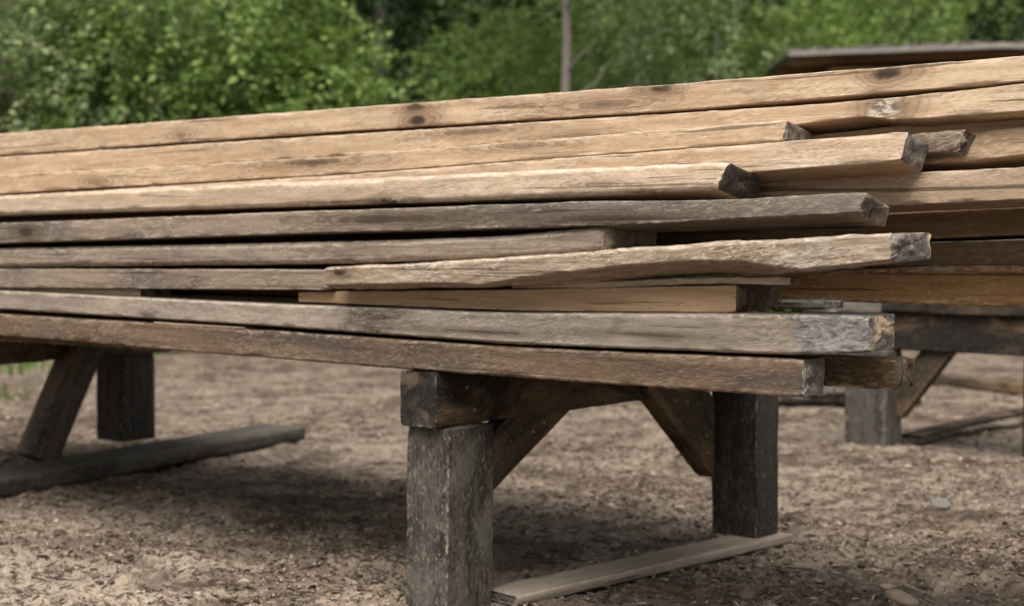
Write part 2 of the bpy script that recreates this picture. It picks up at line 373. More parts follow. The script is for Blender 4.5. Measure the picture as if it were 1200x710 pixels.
# ------------------------------------------------------------------ the pile: front timbers, then those behind whose ends run on
def wood_pair(nm, st, v, W, u0, u1, seed, label, roll=0.0, wk=None, ek=None, **kw):
    wk = dict(wk or {}); ek = dict(ek or {})
    sta = np.array(st); us = np.linspace(u0, u1, int((u1 - u0) / kw.get('step', 0.012)))
    zm = float(np.mean(smooth_interp(us, sta[:, 0], sta[:, 1], kw.get('win', 6))))
    wk['knots'] = [(k[0] - u1, k[1] - zm) + tuple(k[2:]) for k in wk.get('knots', ())]
    if wk.get('greyend') is not None: wk['greyend'] -= u1
    mw = wood(nm + '_wood', seed=seed, **wk); me_ = endgrain(nm + '_end', seed=seed, **ek)
    return pile_timber(label, st, v, W, u0, u1, [mw, me_], roll, seed, **kw)[0]

V0 = 2.337
UL = -5.25
LT = dict(fuzz=.75, light=(0.70, 0.515, 0.35), dark=(0.48, 0.315, 0.19), wamt=0.16, stain=0.2, weather=(.34, .27, .205), pale=(.77, .655, .53))
GY = dict(fuzz=.85, light=(0.40, 0.312, 0.232), dark=(0.22, 0.158, 0.112), weather=(0.145, 0.128, 0.113), wamt=0.5, stain=0.62, pale=(0.56, 0.47, 0.38))
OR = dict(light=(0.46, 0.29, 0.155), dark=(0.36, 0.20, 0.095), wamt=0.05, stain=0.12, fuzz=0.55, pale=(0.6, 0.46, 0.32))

wood_pair('top', [(-4.0328, 1.0178, 1.0802), (-2.6062, 1.0251, 1.0789), (-1.6565, 1.025, 1.0781), (-0.9788, 1.0377, 1.0803)], V0 + .205, .12, UL, -0.35, 1,
    'long pale timber on the very top of the pile with dark knots', R(7), dict(LT, knots=[(-2.366, 1.068, .034, .009, 1), (-2.363, 1.039, .034, .013, 1), (-1.717, 1.070, .030, .009, 1), (-1.225, 1.067, .034, .013, 1), (-1.841, 1.047, .10, .010, .5), (-3.2, 1.04, .03, .01, .4)]))
wood_pair('second', [(-4.0186, 0.9547, 1.0119), (-2.5963, 0.9665, 1.0162), (-1.6497, 0.9809, 1.019), (-1.4066, 0.9829, 1.0191), (-1.2692, 0.9933, 1.0222), (-1.2279, 0.9867, 1.0229), (-1.1955, 0.9821, 1.024), (-0.9743, 0.987, 1.0338)], V0 + .195, .13, UL, -0.42, 2,
    'pale timber with a torn silvery knot, second from the top of the pile', R(9), dict(LT, knots=[(-1.223, 1.005, .032, .020, 1.2), (-2.2, 1.005, .10, .007, .5), (-1.9, .985, .08, .006, .4)]), win=3)
wood_pair('third', [(-3.9087, 0.9013, 0.9546), (-3.5014, 0.9075, 0.9554), (-2.5248, 0.9205, 0.9612), (-1.6039, 0.9446, 0.9833), (-1.3883, 0.9505, 0.9889)], V0 + .125, .10, UL, -1.388, 3,
    'pale timber ending in a small square grey cut, third from the top', R(12), dict(LT, knots=[(-3.44, .925, .05, .012, .35), (-2.62, .95, .12, .010, .7), (-2.0, .965, .08, .008, .4)]), dict(base=(.30, .255, .215), lo=(.12, .1, .085), bright=.2), slant=(.008, 0))
wood_pair('fourth', [(-3.8579, 0.8325, 0.8924), (-2.4913, 0.8593, 0.9167), (-1.4534, 0.8928, 0.9453), (-1.1415, 0.9074, 0.9563)], V0 + .092, .09, UL, -1.142, 4,
    'pale fuzzy timber whose broad grey end juts out beside a broken stub', R(12), dict(LT, light=(.71, .55, .40)), dict(base=(.30, .265, .235), lo=(.12, .1, .088), bright=.25), slant=(.012, 0))
wood_pair('fifth', [(-3.7117, 0.8373, 0.8903), (-2.397, 0.8469, 0.9021), (-1.9196, 0.8521, 0.9073), (-1.4451, 0.8625, 0.9121)], V0, .133, UL, -1.445, 5,
    'pale timber with a blackened rounded end, lowest of the pale front timbers', R(12), dict(LT, light=(.68, .52, .375), dark=(.48, .335, .215), knots=[(-2.26, .853, .035, .009, 1), (-1.7, .875, .05, .006, .3)]), dict(base=(.075, .062, .053), bright=.0), slant=(.02, 0), r=.008, chop=.006)
wood_pair('sixth', [(-3.6977, 0.7612, 0.8141), (-2.3872, 0.7879, 0.8356), (-1.9114, 0.795, 0.8417), (-1.7047, 0.7989, 0.8452), (-1.5152, 0.8041, 0.8423), (-1.409, 0.8093, 0.8436), (-1.1679, 0.8172, 0.8524)], V0 - .01, .102, UL, -1.165, 6,
    'grey streaked timber with a dark ragged end, bowed just below the pale timbers', R(14), dict(GY, knots=[(-3.58, .79, .04, .014, 1), (-2.25, .815, .16, .010, .8), (-1.65, .812, .16, .007, .9)]), dict(base=(.17, .14, .115), hi=(.3, .22, .15), bright=.3), slant=(.012, 0), chop=.006)
wood_pair('seventh', [(-3.7152, 0.6964, 0.7473), (-2.3979, 0.7196, 0.7676), (-1.9196, 0.7364, 0.78), (-1.7019, 0.7494, 0.799)], V0, .185, UL, -1.70, 7,
    'grey timber ending mid-pile in a sandy rounded cut under the bowed timber', R(1), dict(GY, light=(.44, .36, .28), wamt=.36, stain=.36), dict(base=(.42, .34, .27), hi=(.5, .41, .32), lo=(.22, .175, .14), bright=.2), r=.010, chop=.007)
wood_pair('eighth', [(-3.7246, 0.6406, 0.6916), (-2.4568, 0.6609, 0.7058)], V0 + .005, .12, UL, -2.445, 8,
    'grey weathered timber running behind the left tip of the splintered short timber', 0, dict(GY, wamt=.5))
wood_pair('splinter', [(-2.4095, 0.6632, 0.7126), (-1.9739, 0.6775, 0.7313), (-1.6056, 0.6928, 0.758), (-1.3115, 0.7128, 0.7721), (-1.1041, 0.7365, 0.7832)], V0 - .04, .162, -2.41, -1.10, 9,
    'short splintered tan timber with a chipped edge and frayed end poking out', R(-1), dict(light=(.52, .415, .315), dark=(.34, .24, .155), weather=(.33, .285, .235), wamt=.3, stain=.28, fuzz=1.7, pale=(.70, .60, .50), knots=[(-2.365, .702, .02, .008, 1)]),
    dict(base=(.27, .245, .22), hi=(.60, .46, .31), lo=(.12, .105, .092), bright=.6), wane=([-1.32, -.95, -.87, -.74, -.64, -.51, -.38, -.275, -.21, -.15, .01], [.22, .2, .1, .32, .42, .52, .54, .44, .24, .04, .08], 3.6), rough=.0022, wob=.003, r=.005, chop=.009, step=.008, nf=18)
wood_pair('orange', [(-2.5663, 0.6314, 0.654), (-1.9443, 0.6298, 0.6729), (-1.4285, 0.6416, 0.6914)], V0 + .03, .158, -2.566, -1.43, 10,
    'short clean orange-tan timber lying under the splintered one', 0, dict(OR, light=(.56, .385, .235), dark=(.44, .28, .155)), dict(base=(.17, .12, .08), hi=(.3, .2, .12), bright=.3))
wood_pair('thin', [(-3.7652, 0.6227, 0.6391), (-3.1474, 0.6239, 0.6475)], V0 + .03, .10, UL, -3.145, 11,
    'thin pale board peeping out between two grey timbers', 0, dict(LT, light=(.58, .45, .33)), dict(base=(.35, .28, .21), bright=.5), r=.003)
wood_pair('greyed', [(-3.7102, 0.5833, 0.6319), (-2.5426, 0.5757, 0.6251), (-1.9155, 0.5665, 0.6274), (-1.2923, 0.5751, 0.6438), (-1.1543, 0.5847, 0.6454)], V0 - .005, .096, UL, -1.152, 12,
    'long grey timber with a charcoal-coated end, second from the bottom', R(-1), dict(GY, light=(.46, .385, .31), dark=(.25, .20, .155), weather=(.26, .225, .19), wamt=.33, stain=.5, fuzz=.95, greyend=-1.292, knots=[(-2.0, .588, .14, .004, .7), (-1.6, .598, .12, .004, .6)]),
    dict(base=(.25, .225, .20), hi=(.58, .44, .29), bright=.5), chop=.010, r=.004)
wood_pair('bottom', [(-3.7198, 0.5108, 0.5689), (-2.7363, 0.503, 0.5662), (-1.9196, 0.5002, 0.5600), (-1.2944, 0.5023, 0.5674), (-1.278, 0.503, 0.5667)], V0, .083, UL, -1.278, 13,
    'brown weathered timber at the bottom front of the pile resting on the trestle', 0, dict(GY, light=(.235, .16, .107), dark=(.11, .073, .049), weather=(.105, .085, .07), wamt=.36, stain=.68, pale=(.46, .35, .26)), dict(base=(.34, .30, .265), hi=(.58, .47, .35), lo=(.12, .105, .09), bright=.45), chop=.009, r=.004)
wood_pair('shim', [(-3.05, .5665, .5705), (-2.70, .5665, .5695)], V0 + .0, .07, -3.05, -2.72, 14, 'thin pale sliver of wood wedged under the second timber from the bottom', 0, dict(LT), name='wood_shim', r=.001, rough=.0003, wob=.0003, chop=.001, group=None)
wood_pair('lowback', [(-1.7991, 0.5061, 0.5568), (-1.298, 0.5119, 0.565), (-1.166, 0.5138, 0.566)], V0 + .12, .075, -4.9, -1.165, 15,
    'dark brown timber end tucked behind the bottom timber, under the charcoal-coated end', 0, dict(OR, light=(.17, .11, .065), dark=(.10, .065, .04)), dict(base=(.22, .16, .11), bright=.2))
# behind the front column
wood_pair('stub', [(-1.4536, 0.9085, 0.9513), (-1.1657, 0.9207, 0.9578), (-1.0802, 0.9222, 0.9614)], V0 + .184, .033, -2.4, -1.080, 16,
    'broken dark stub with a torn end beside the broad grey cut', R(13), dict(light=(.24, .18, .13), dark=(.13, .092, .065), weather=(.16, .14, .12), wamt=.35, stain=.4, fuzz=1.2, pale=(.4, .32, .25)), dict(base=(.25, .20, .16), bright=.3), chop=.014, rough=.0022, r=.003, slant=(.018, .01))
wood_pair('strip', [(-1.4187, 0.9418, 0.9658), (-0.9948, 0.9481, 0.9931)], V0 + .25, .12, -4.4, -0.38, 17,
    'tan timber strip showing just under the torn silvery knot', R(4), dict(LT, light=(.56, .385, .245), fuzz=.6))
wood_pair('overhang', [(-1.4737, 0.8894, 0.9505), (-1.0766, 0.9089, 0.9573), (-0.9825, 0.9159, 0.9647)], V0 + .219, .13, -4.6, -0.30, 18,
    'bright tan timber running on past the broken stub', R(9), dict(LT, light=(.60, .43, .285)))
wood_pair('midback', [(-1.6391, 0.818, 0.8792), (-1.4688, 0.8244, 0.8817), (-1.211, 0.8321, 0.8877), (-0.9665, 0.8388, 0.8925)], V0 + .18, .13, -4.8, -0.25, 19,
    'tan timber continuing behind the blackened rounded end', R(4), dict(LT, light=(.54, .40, .28), dark=(.40, .275, .175)))
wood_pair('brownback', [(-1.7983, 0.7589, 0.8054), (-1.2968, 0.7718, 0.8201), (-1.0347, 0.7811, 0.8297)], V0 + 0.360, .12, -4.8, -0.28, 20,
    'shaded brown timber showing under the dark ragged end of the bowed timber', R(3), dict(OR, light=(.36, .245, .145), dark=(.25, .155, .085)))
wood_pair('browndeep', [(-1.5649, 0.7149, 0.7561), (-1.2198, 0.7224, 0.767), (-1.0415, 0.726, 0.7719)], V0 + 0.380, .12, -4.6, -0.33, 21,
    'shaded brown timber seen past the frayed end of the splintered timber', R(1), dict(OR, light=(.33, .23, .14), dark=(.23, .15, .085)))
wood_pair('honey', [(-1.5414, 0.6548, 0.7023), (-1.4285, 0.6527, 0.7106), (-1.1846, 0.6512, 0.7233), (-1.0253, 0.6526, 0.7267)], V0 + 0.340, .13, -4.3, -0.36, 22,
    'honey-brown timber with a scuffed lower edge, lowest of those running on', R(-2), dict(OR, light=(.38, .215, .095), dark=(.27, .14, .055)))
wood_pair('lath', [(-1.7336, 0.679, 0.692), (-1.5038, 0.6925, 0.7038), (-1.3225, 0.6935, 0.7069)], V0 + .035, .035, -1.95, -1.322, 23,
    'thin pale lath squeezed between the splintered timber and the orange one', 0, dict(LT, light=(.60, .47, .35)), dict(base=(.3, .22, .15)), r=.002, rough=.0006, wob=.0008)
wood_pair('tip', [(-1.8214, 0.6418, 0.6560), (-1.468, 0.6437, 0.6599), (-1.3614, 0.6445, 0.6606)], V0 + .192, .08, -1.9, -1.34, 24,
    'small grey-tipped stub behind the cut end of the orange timber', 0, dict(GY, light=(.2, .15, .11), dark=(.12, .09, .06), greyend=-1.40), dict(base=(.4, .38, .36), bright=.5), r=.003)
# rear rows, resting on the caps
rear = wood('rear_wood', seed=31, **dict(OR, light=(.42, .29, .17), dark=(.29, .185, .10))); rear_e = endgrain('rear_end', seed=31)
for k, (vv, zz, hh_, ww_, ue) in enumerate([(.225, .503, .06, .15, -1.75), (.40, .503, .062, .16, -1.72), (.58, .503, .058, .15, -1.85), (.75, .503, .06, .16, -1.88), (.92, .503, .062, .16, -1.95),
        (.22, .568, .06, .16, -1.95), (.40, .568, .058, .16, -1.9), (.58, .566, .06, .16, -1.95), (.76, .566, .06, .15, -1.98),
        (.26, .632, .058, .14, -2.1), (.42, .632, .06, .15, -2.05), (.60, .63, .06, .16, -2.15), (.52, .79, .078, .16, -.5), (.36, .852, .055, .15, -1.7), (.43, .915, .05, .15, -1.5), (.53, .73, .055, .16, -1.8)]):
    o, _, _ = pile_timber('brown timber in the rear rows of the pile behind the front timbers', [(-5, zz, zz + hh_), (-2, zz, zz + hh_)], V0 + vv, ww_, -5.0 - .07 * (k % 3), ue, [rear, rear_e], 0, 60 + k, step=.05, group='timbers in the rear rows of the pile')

# ------------------------------------------------------------------ trestles
from mathutils import Matrix
def member(name, parent, p0, p1, side, W, Hh, mats, seed, step=.02, **kw):
    """a squared timber from p0 to p1 (in the parent's axes) centred on that line; side = direction of its W measure"""
    p0, p1, side = Vector(p0), Vector(p1), Vector(side)
    L = (p1 - p0).length; x = (p1 - p0).normalized(); y = (side - x * side.dot(x)).normalized(); z = x.cross(y)
    us = np.linspace(0, L, max(12, int(L / step)))
    o = timber_mesh(name, us, np.full(len(us), -Hh / 2), np.full(len(us), Hh / 2), W, mats, 0.0, seed, parent=parent, **kw)
    org = p0 - y * (W / 2)
    o.matrix_local = Matrix(((x.x, y.x, z.x, org.x), (x.y, y.y, z.y, org.y), (x.z, y.z, z.z, org.z), (0, 0, 0, 1)))
    return o
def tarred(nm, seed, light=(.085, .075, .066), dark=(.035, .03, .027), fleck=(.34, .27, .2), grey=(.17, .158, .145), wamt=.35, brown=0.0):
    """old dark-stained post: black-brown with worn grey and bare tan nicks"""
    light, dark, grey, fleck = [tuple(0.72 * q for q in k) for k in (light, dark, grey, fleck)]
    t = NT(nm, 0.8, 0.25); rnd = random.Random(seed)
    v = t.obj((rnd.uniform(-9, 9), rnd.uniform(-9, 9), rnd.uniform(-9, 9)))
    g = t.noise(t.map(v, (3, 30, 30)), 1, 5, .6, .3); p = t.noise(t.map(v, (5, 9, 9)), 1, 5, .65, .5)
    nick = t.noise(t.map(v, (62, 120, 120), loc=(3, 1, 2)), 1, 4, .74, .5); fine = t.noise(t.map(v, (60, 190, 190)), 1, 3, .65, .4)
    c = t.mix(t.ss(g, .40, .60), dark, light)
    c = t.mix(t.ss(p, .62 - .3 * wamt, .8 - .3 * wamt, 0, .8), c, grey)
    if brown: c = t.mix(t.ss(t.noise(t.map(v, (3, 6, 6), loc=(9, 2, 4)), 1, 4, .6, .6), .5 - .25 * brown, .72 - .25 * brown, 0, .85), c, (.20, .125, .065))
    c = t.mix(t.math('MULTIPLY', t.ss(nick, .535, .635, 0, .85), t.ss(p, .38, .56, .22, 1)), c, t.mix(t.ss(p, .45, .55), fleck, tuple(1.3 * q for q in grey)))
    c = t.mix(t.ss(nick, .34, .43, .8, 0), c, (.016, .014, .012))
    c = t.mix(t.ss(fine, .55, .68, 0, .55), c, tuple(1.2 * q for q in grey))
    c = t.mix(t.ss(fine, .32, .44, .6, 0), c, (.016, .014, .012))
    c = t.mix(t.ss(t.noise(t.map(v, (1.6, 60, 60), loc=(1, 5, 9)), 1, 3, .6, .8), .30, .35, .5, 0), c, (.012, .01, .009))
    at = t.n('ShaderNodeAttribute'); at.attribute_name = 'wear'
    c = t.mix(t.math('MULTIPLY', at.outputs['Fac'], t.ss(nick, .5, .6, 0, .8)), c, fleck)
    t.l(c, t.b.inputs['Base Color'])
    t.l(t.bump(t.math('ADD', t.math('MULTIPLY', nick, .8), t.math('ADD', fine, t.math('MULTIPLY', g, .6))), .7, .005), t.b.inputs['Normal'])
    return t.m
post_m = [tarred('post_tarred', 1, light=(.10, .083, .067), dark=(.036, .030, .025), grey=(.185, .16, .135), fleck=(.42, .33, .24), wamt=.40)] ; post_m.append(endgrain('post_end', base=(.1, .088, .078), seed=3))
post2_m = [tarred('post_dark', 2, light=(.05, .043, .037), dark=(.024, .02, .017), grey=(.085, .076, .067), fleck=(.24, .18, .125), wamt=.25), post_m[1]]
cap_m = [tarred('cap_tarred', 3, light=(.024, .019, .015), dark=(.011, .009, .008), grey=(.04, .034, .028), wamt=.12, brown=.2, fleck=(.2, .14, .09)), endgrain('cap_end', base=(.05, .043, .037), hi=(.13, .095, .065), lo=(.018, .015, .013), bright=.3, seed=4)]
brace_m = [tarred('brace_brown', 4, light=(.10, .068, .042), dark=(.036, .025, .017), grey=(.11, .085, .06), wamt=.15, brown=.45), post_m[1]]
sole_m = [wood('sole_grey', light=(.42, .345, .275), dark=(.30, .235, .18), weather=(.34, .30, .26), wamt=.4, stain=.12, seed=71, fuzz=.4), post_m[1]]
sole2_m = [tarred('sole_dark', 6, light=(.105, .09, .075), dark=(.058, .048, .04), grey=(.15, .132, .112), fleck=(.2, .165, .13), wamt=.4), post_m[1]]
strut_m = [tarred('strut_grey', 7, light=(.11, .097, .085), dark=(.06, .052, .045), grey=(.17, .155, .14), wamt=.4, brown=.1), post_m[1]]

def trestle_origin(name, u, v): return empty(name, P(u, v, 0), PROT)
def L(u, v, z, o): return (u - o[0], v - o[1], z)
O = (-2.12, 2.9)
tr = trestle_origin('trestle', *O)
tag(tr, 'dark trestle under the near end of the pile with a thin pale sole plank', 'trestle', 'trestles under the pile')
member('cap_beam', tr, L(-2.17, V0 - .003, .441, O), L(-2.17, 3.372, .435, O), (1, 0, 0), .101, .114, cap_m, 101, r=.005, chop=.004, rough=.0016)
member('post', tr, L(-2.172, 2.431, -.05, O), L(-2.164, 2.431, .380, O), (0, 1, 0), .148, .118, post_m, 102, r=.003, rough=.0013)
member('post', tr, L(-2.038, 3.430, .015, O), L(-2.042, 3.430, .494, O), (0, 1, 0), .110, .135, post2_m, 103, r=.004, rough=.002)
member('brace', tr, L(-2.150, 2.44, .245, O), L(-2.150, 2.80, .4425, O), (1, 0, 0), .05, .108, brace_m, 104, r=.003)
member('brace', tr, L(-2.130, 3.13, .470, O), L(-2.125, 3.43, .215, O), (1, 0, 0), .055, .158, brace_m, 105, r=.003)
member('sole_plank', tr, L(-2.098, 2.512, .004, O), L(-1.985, 3.50, .004, O), (1, 0, 0), .108, .022, sole_m, 106, r=.003, rough=.001)
nail_m = NT('rusty_nail', .55, .5); nail_m.b.inputs['Metallic'].default_value = .7; nail_m.l(nail_m.mix(nail_m.noise(nail_m.map(nail_m.obj(), (300, 300, 300))), (.10, .06, .04), (.42, .36, .30)), nail_m.b.inputs['Base Color'])
def nail(parent, p, rad=.0045):
    k = 10; vv = [(0.0035, 0, 0)] + [(.002, rad * math.cos(2 * math.pi * q / k), rad * math.sin(2 * math.pi * q / k)) for q in range(k)] + [(-.004, rad * math.cos(2 * math.pi * q / k), rad * math.sin(2 * math.pi * q / k)) for q in range(k)]
    f = [(0, 1 + q, 1 + (q + 1) % k) for q in range(k)] + [(1 + q, 1 + k + q, 1 + k + (q + 1) % k, 1 + (q + 1) % k) for q in range(k)]
    o = mesh_obj('nail', vv, f, nail_m.m, parent); o.location = p
for u_, v_, z_ in ((-2.1195, 2.455, .412), (-2.1195, 2.43, .462), (-2.125, 2.66, .345), (-2.125, 2.70, .362), (-2.1, 3.20, .372), (-2.1, 3.25, .365), (-2.098, 3.34, .27), (-2.098, 3.345, .225)):
    nail(tr, L(u_, v_, z_, O))
O2 = (-4.65, 3.1)
tr2 = trestle_origin('trestle', O2[0] + .03, O2[1] - .012)
tag(tr2, 'trestle under the far end of the pile with a leaning strut and thick sole plank', 'trestle', 'trestles under the pile')
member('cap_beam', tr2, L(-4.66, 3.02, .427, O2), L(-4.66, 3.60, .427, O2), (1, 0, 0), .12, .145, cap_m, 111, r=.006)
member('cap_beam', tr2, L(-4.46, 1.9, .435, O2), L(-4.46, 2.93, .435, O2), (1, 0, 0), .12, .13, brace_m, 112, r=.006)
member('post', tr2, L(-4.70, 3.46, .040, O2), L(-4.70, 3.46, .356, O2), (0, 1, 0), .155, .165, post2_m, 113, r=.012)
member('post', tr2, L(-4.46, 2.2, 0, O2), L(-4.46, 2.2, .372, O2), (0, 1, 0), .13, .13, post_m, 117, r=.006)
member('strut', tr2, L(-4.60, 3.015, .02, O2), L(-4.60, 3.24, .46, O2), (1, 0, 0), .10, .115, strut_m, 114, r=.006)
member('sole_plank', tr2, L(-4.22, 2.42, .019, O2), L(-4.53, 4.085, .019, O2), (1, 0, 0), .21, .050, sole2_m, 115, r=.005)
stand_m = [tarred('stand_grey', 17, light=(.10, .088, .076), dark=(.05, .044, .038), grey=(.15, .135, .118), wamt=.4), post_m[1]]
# another stand farther back
O3 = (-2.6, 5.4)
rk = trestle_origin('timber_stand', *O3)
tag(rk, 'second timber stand farther back with a square grey post and slanting brace', 'stand')
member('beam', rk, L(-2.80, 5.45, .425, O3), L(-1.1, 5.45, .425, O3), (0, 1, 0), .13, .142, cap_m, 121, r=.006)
member('post', rk, L(-2.64, 5.385, -.02, O3), L(-2.64, 5.385, .352, O3), (0, 1, 0), .14, .17, stand_m, 122, r=.005)
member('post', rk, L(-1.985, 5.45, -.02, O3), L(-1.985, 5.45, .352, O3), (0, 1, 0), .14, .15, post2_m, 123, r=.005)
member('brace', rk, L(-2.58, 5.44, .125, O3), L(-2.35, 5.44, .42, O3), (0, 1, 0), .06, .10, brace_m, 124, r=.004)

for k, (vv, zz, ua) in enumerate([(5.36, .4975, -2.60), (5.52, .4975, -2.52), (5.40, .560, -2.56), (5.55, .561, -2.6)]):  # added timbers in near-black cap colour, so the gap here reads as shade
    o, _, _ = pile_timber(['shade-black timber lying foremost on the rear stand', 'shade-dark timber lying second on the rear stand', 'shade-dark timber on top of the foremost one on the rear stand', 'shade-dark timber on top at the back of the rear stand'][k],
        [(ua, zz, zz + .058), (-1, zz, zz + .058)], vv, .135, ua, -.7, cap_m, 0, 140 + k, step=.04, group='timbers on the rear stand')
# loose slab, ground timber, rotten log, stones
def loose(name, p0, p1, W, Hh, mats, seed, label, cat, side=None, bend=0.0, **kw):
    p0, p1 = Vector(p0), Vector(p1); d = p1 - p0; Ln = d.length
    us = np.linspace(0, Ln, max(16, int(Ln / .03))); arch = bend * np.sin(np.pi * us / Ln)
    o = timber_mesh(name, us, arch - Hh / 2, arch + Hh / 2, W, mats, 0.0, seed, **kw)
    o.location = p0; o.rotation_euler = (0, -math.asin(d.z / Ln), math.atan2(d.y, d.x))
    return tag(o, label, cat)
a, b = P(-2.50, 5.52, .012), P(-2.41, 6.75, .03)
loose('bark_slab', a, b, .09, .018, cap_m, 131, 'curved dark slab lying on the earth by the square grey post of the rear stand', 'slab', bend=.01, r=.004, wob=.002)
a, b = P(-3.62, 7.78, .025), P(-2.2, 7.25, .025)
loose('ground_timber', a, b, .10, .055, brace_m, 132, 'grey timber lying on the ground beyond the rear stand', 'timber', r=.006)
a, b = P(-3.62, 6.25, .045), P(-3.05, 6.72, .05)
loose('rotten_log', a, b, .14, .10, [tarred('log_black', 9, light=(.05, .042, .034), wamt=.15), post_m[1]], 133, 'black rotten log on the ground behind the cut end of the bottom timber', 'log', r=.03, wob=.02, rough=.008)

def stone(loc, sx, sy, sz, seed, label, c0, c1):
    import bmesh
    bm = bmesh.new(); bmesh.ops.create_icosphere(bm, subdivisions=3, radius=1)
    rnd = np.random.RandomState(seed); dirs = rnd.normal(size=(9, 3)); dirs /= np.linalg.norm(dirs, axis=1)[:, None]; ds = rnd.uniform(.55, .95, 9)
    for vtx in bm.verts:
        q = np.array(vtx.co)
        for dd, l in zip(dirs, ds):
            e = q @ dd - l
            if e > 0: q = q - dd * e
        q = q * (1 + .05 * float(fbm(q[0] * 4 + seed, q[1] * 4 + q[2] * 3, seed, 2)))
        vtx.co = (q[0] * sx, q[1] * sy, q[2] * sz)
    me = bpy.data.meshes.new('stone'); bm.to_mesh(me); bm.free()
    t = NT('stone_%d' % seed, .85, .2); v = t.obj()
    t.l(t.mix(t.noise(t.map(v, (60, 60, 60)), 1, 5, .65), c0, c1), t.b.inputs['Base Color'])
    t.l(t.bump(t.noise(t.map(v, (220, 220, 220)), 1, 4), .5, .003), t.b.inputs['Normal'])
    me.materials.append(t.m); o = bpy.data.objects.new('stone', me); o.location = loc; o.rotation_euler = (.15, -.1, seed); col.objects.link(o)
    return tag(o, label, 'stone', 'stones on the earth')
stone(P(-1.856, 4.225, .003), .040, .03, .018, 1, 'flat pale grey stone lying alone on the bare earth', (.085, .078, .07), (.19, .175, .158))
stone(P(-1.44, 3.08, -.003), .045, .03, .016, 2, 'ochre stone half sunk in the earth near the lower edge', (.13, .095, .065), (.32, .25, .18))

# ------------------------------------------------------------------ shed
def shed():
    ro = empty('shed', (4.20, 13.3, 0), R(-2)); tag(ro, 'low brown board shed with a flat grey plank roof among the bushes', 'shed')
    wb = wood('shed_wood', light=(.42, .24, .12), dark=(.27, .145, .07), wamt=.1, stain=.2, seed=81, fuzz=.3)
    rb = [wood('shed_roof_wood', light=(.40, .37, .345), dark=(.27, .245, .225), weather=(.31, .295, .275), wamt=.6, stain=.15, seed=82, fuzz=.3), endgrain('roof_end', base=(.3, .27, .25), seed=8)]
    wl = [wb, endgrain('shed_end', seed=9)]
    gb = [wood('shed_grey_wood', light=(.24, .22, .20), dark=(.15, .135, .12), weather=(.18, .17, .155), wamt=.5, stain=.3, seed=83, fuzz=.3), wl[1]]
    g = lambda x: 2.425 - abs(x) * .035
    for k in range(15):
        z = .09 + k * .15
        member('wall_board', ro, (-1.42, .16, z), (1.42, .16, z), (0, 1, 0), .025 + .004 * (k % 2), .146, wl if k > 11 else gb, 200 + k, step=.3, r=.003, nf=4)
        for sx in (-1, 1):
            member('wall_board', ro, (sx * 1.42, .19, z), (sx * 1.42, 1.5, z), (1, 0, 0), .025 + .004 * (k % 2), .146, wl if k > 11 else gb, 230 + k, step=.3, r=.003, nf=4)
    for sx in (-1, 1):
        member('corner_post', ro, (sx * 1.36, .24, 0), (sx * 1.36, .24, 2.24), (1, 0, 0), .09, .09, wl, 260, step=.3)
        for k in range(9):      # roof planks run from front to back
            x = sx * (.1 + k * .2); 
            member('roof_plank', ro, (x, -.05 - .015 * (k % 3), g(x) + .022 + .010 * (k % 2)), (x, 1.7, g(x) + .022 + .010 * (k % 2)), (1, 0, 0), .205, .022, rb, 270 + k, step=.3, r=.003, nf=4)
        member('fascia', ro, (0, -.085, g(0) - .012), (sx * 1.82, -.085, g(1.82) - .012), (0, 1, 0), .024, .034, rb, 290, step=.1, r=.003)
        for k in range(2): member('rafter', ro, (0, .35 + k * .9, g(0) - .03), (sx * 1.74, .35 + k * .9, g(1.74) - .03), (0, 1, 0), .06, .08, wl, 295 + k, step=.2)
shed()

# ------------------------------------------------------------------ litter of chips and bark, grass
rng = np.random.RandomState(5)
def quads_stuff(name, cen, ax, ay, mat, bendv=None, label=None):
    """leaf-like quads: centre, half-axis along, half-axis across"""
    n = len(cen); vv = np.stack([cen - ax, cen + ay * 1.0, cen + ax, cen - ay], 1)
    if bendv is not None: vv[:, 0] += bendv; vv[:, 2] += bendv
    return mesh_obj(name, vv.reshape(-1, 3), np.arange(n * 4).reshape(-1, 4), mat, None, None, False)
def island_mat(nm, stops, rough=.9, transl=0.0, hue=None):
    t = NT(nm, rough, .15); g = t.n('ShaderNodeNewGeometry'); c = ramp(t, g.outputs['Random Per Island'], stops)
    t.l(c, t.b.inputs['Base Color'])
    if transl:
        tr_ = t.n('ShaderNodeBsdfTranslucent'); t.l(t.mix(.5, c, (.25, .35, .06)), tr_.inputs[0])
        mx = t.n('ShaderNodeMixShader'); mx.inputs[0].default_value = transl; t.l(t.b.outputs[0], mx.inputs[1]); t.l(tr_.outputs[0], mx.inputs[2]); t.l(mx.outputs[0], t.out.inputs[0])
    return t.m
def scatter(n, r0, r1, a0=-36, a1=36):
    r = np.exp(rng.uniform(math.log(r0), math.log(r1), n)); th_ = np.radians(rng.uniform(a0, a1, n)); return r * np.sin(th_), r * np.cos(th_)
N = 170000
x, y = scatter(N, 2.0, 11)
keep = fbm(x * 2.3, y * 2.3, 33, 4, .6) * 1.8 + rng.uniform(-.3, .3, N) > .0; x, y = x[keep], y[keep]; N = len(x)
ln = rng.gamma(1.8, .0026, N) + .0025; wd = ln * rng.uniform(.15, .6, N)
yaw = rng.uniform(0, 2 * np.pi, N); pit = rng.normal(0, .28, N); rl = rng.normal(0, .4, N)
ax = np.stack([np.cos(yaw) * np.cos(pit), np.sin(yaw) * np.cos(pit), np.sin(pit)], -1) * ln[:, None]
ay = np.stack([-np.sin(yaw) * np.cos(rl), np.cos(yaw) * np.cos(rl), np.sin(rl)], -1) * wd[:, None]
cz = gheight(x, y) + .003 + rng.uniform(0, .006, N)
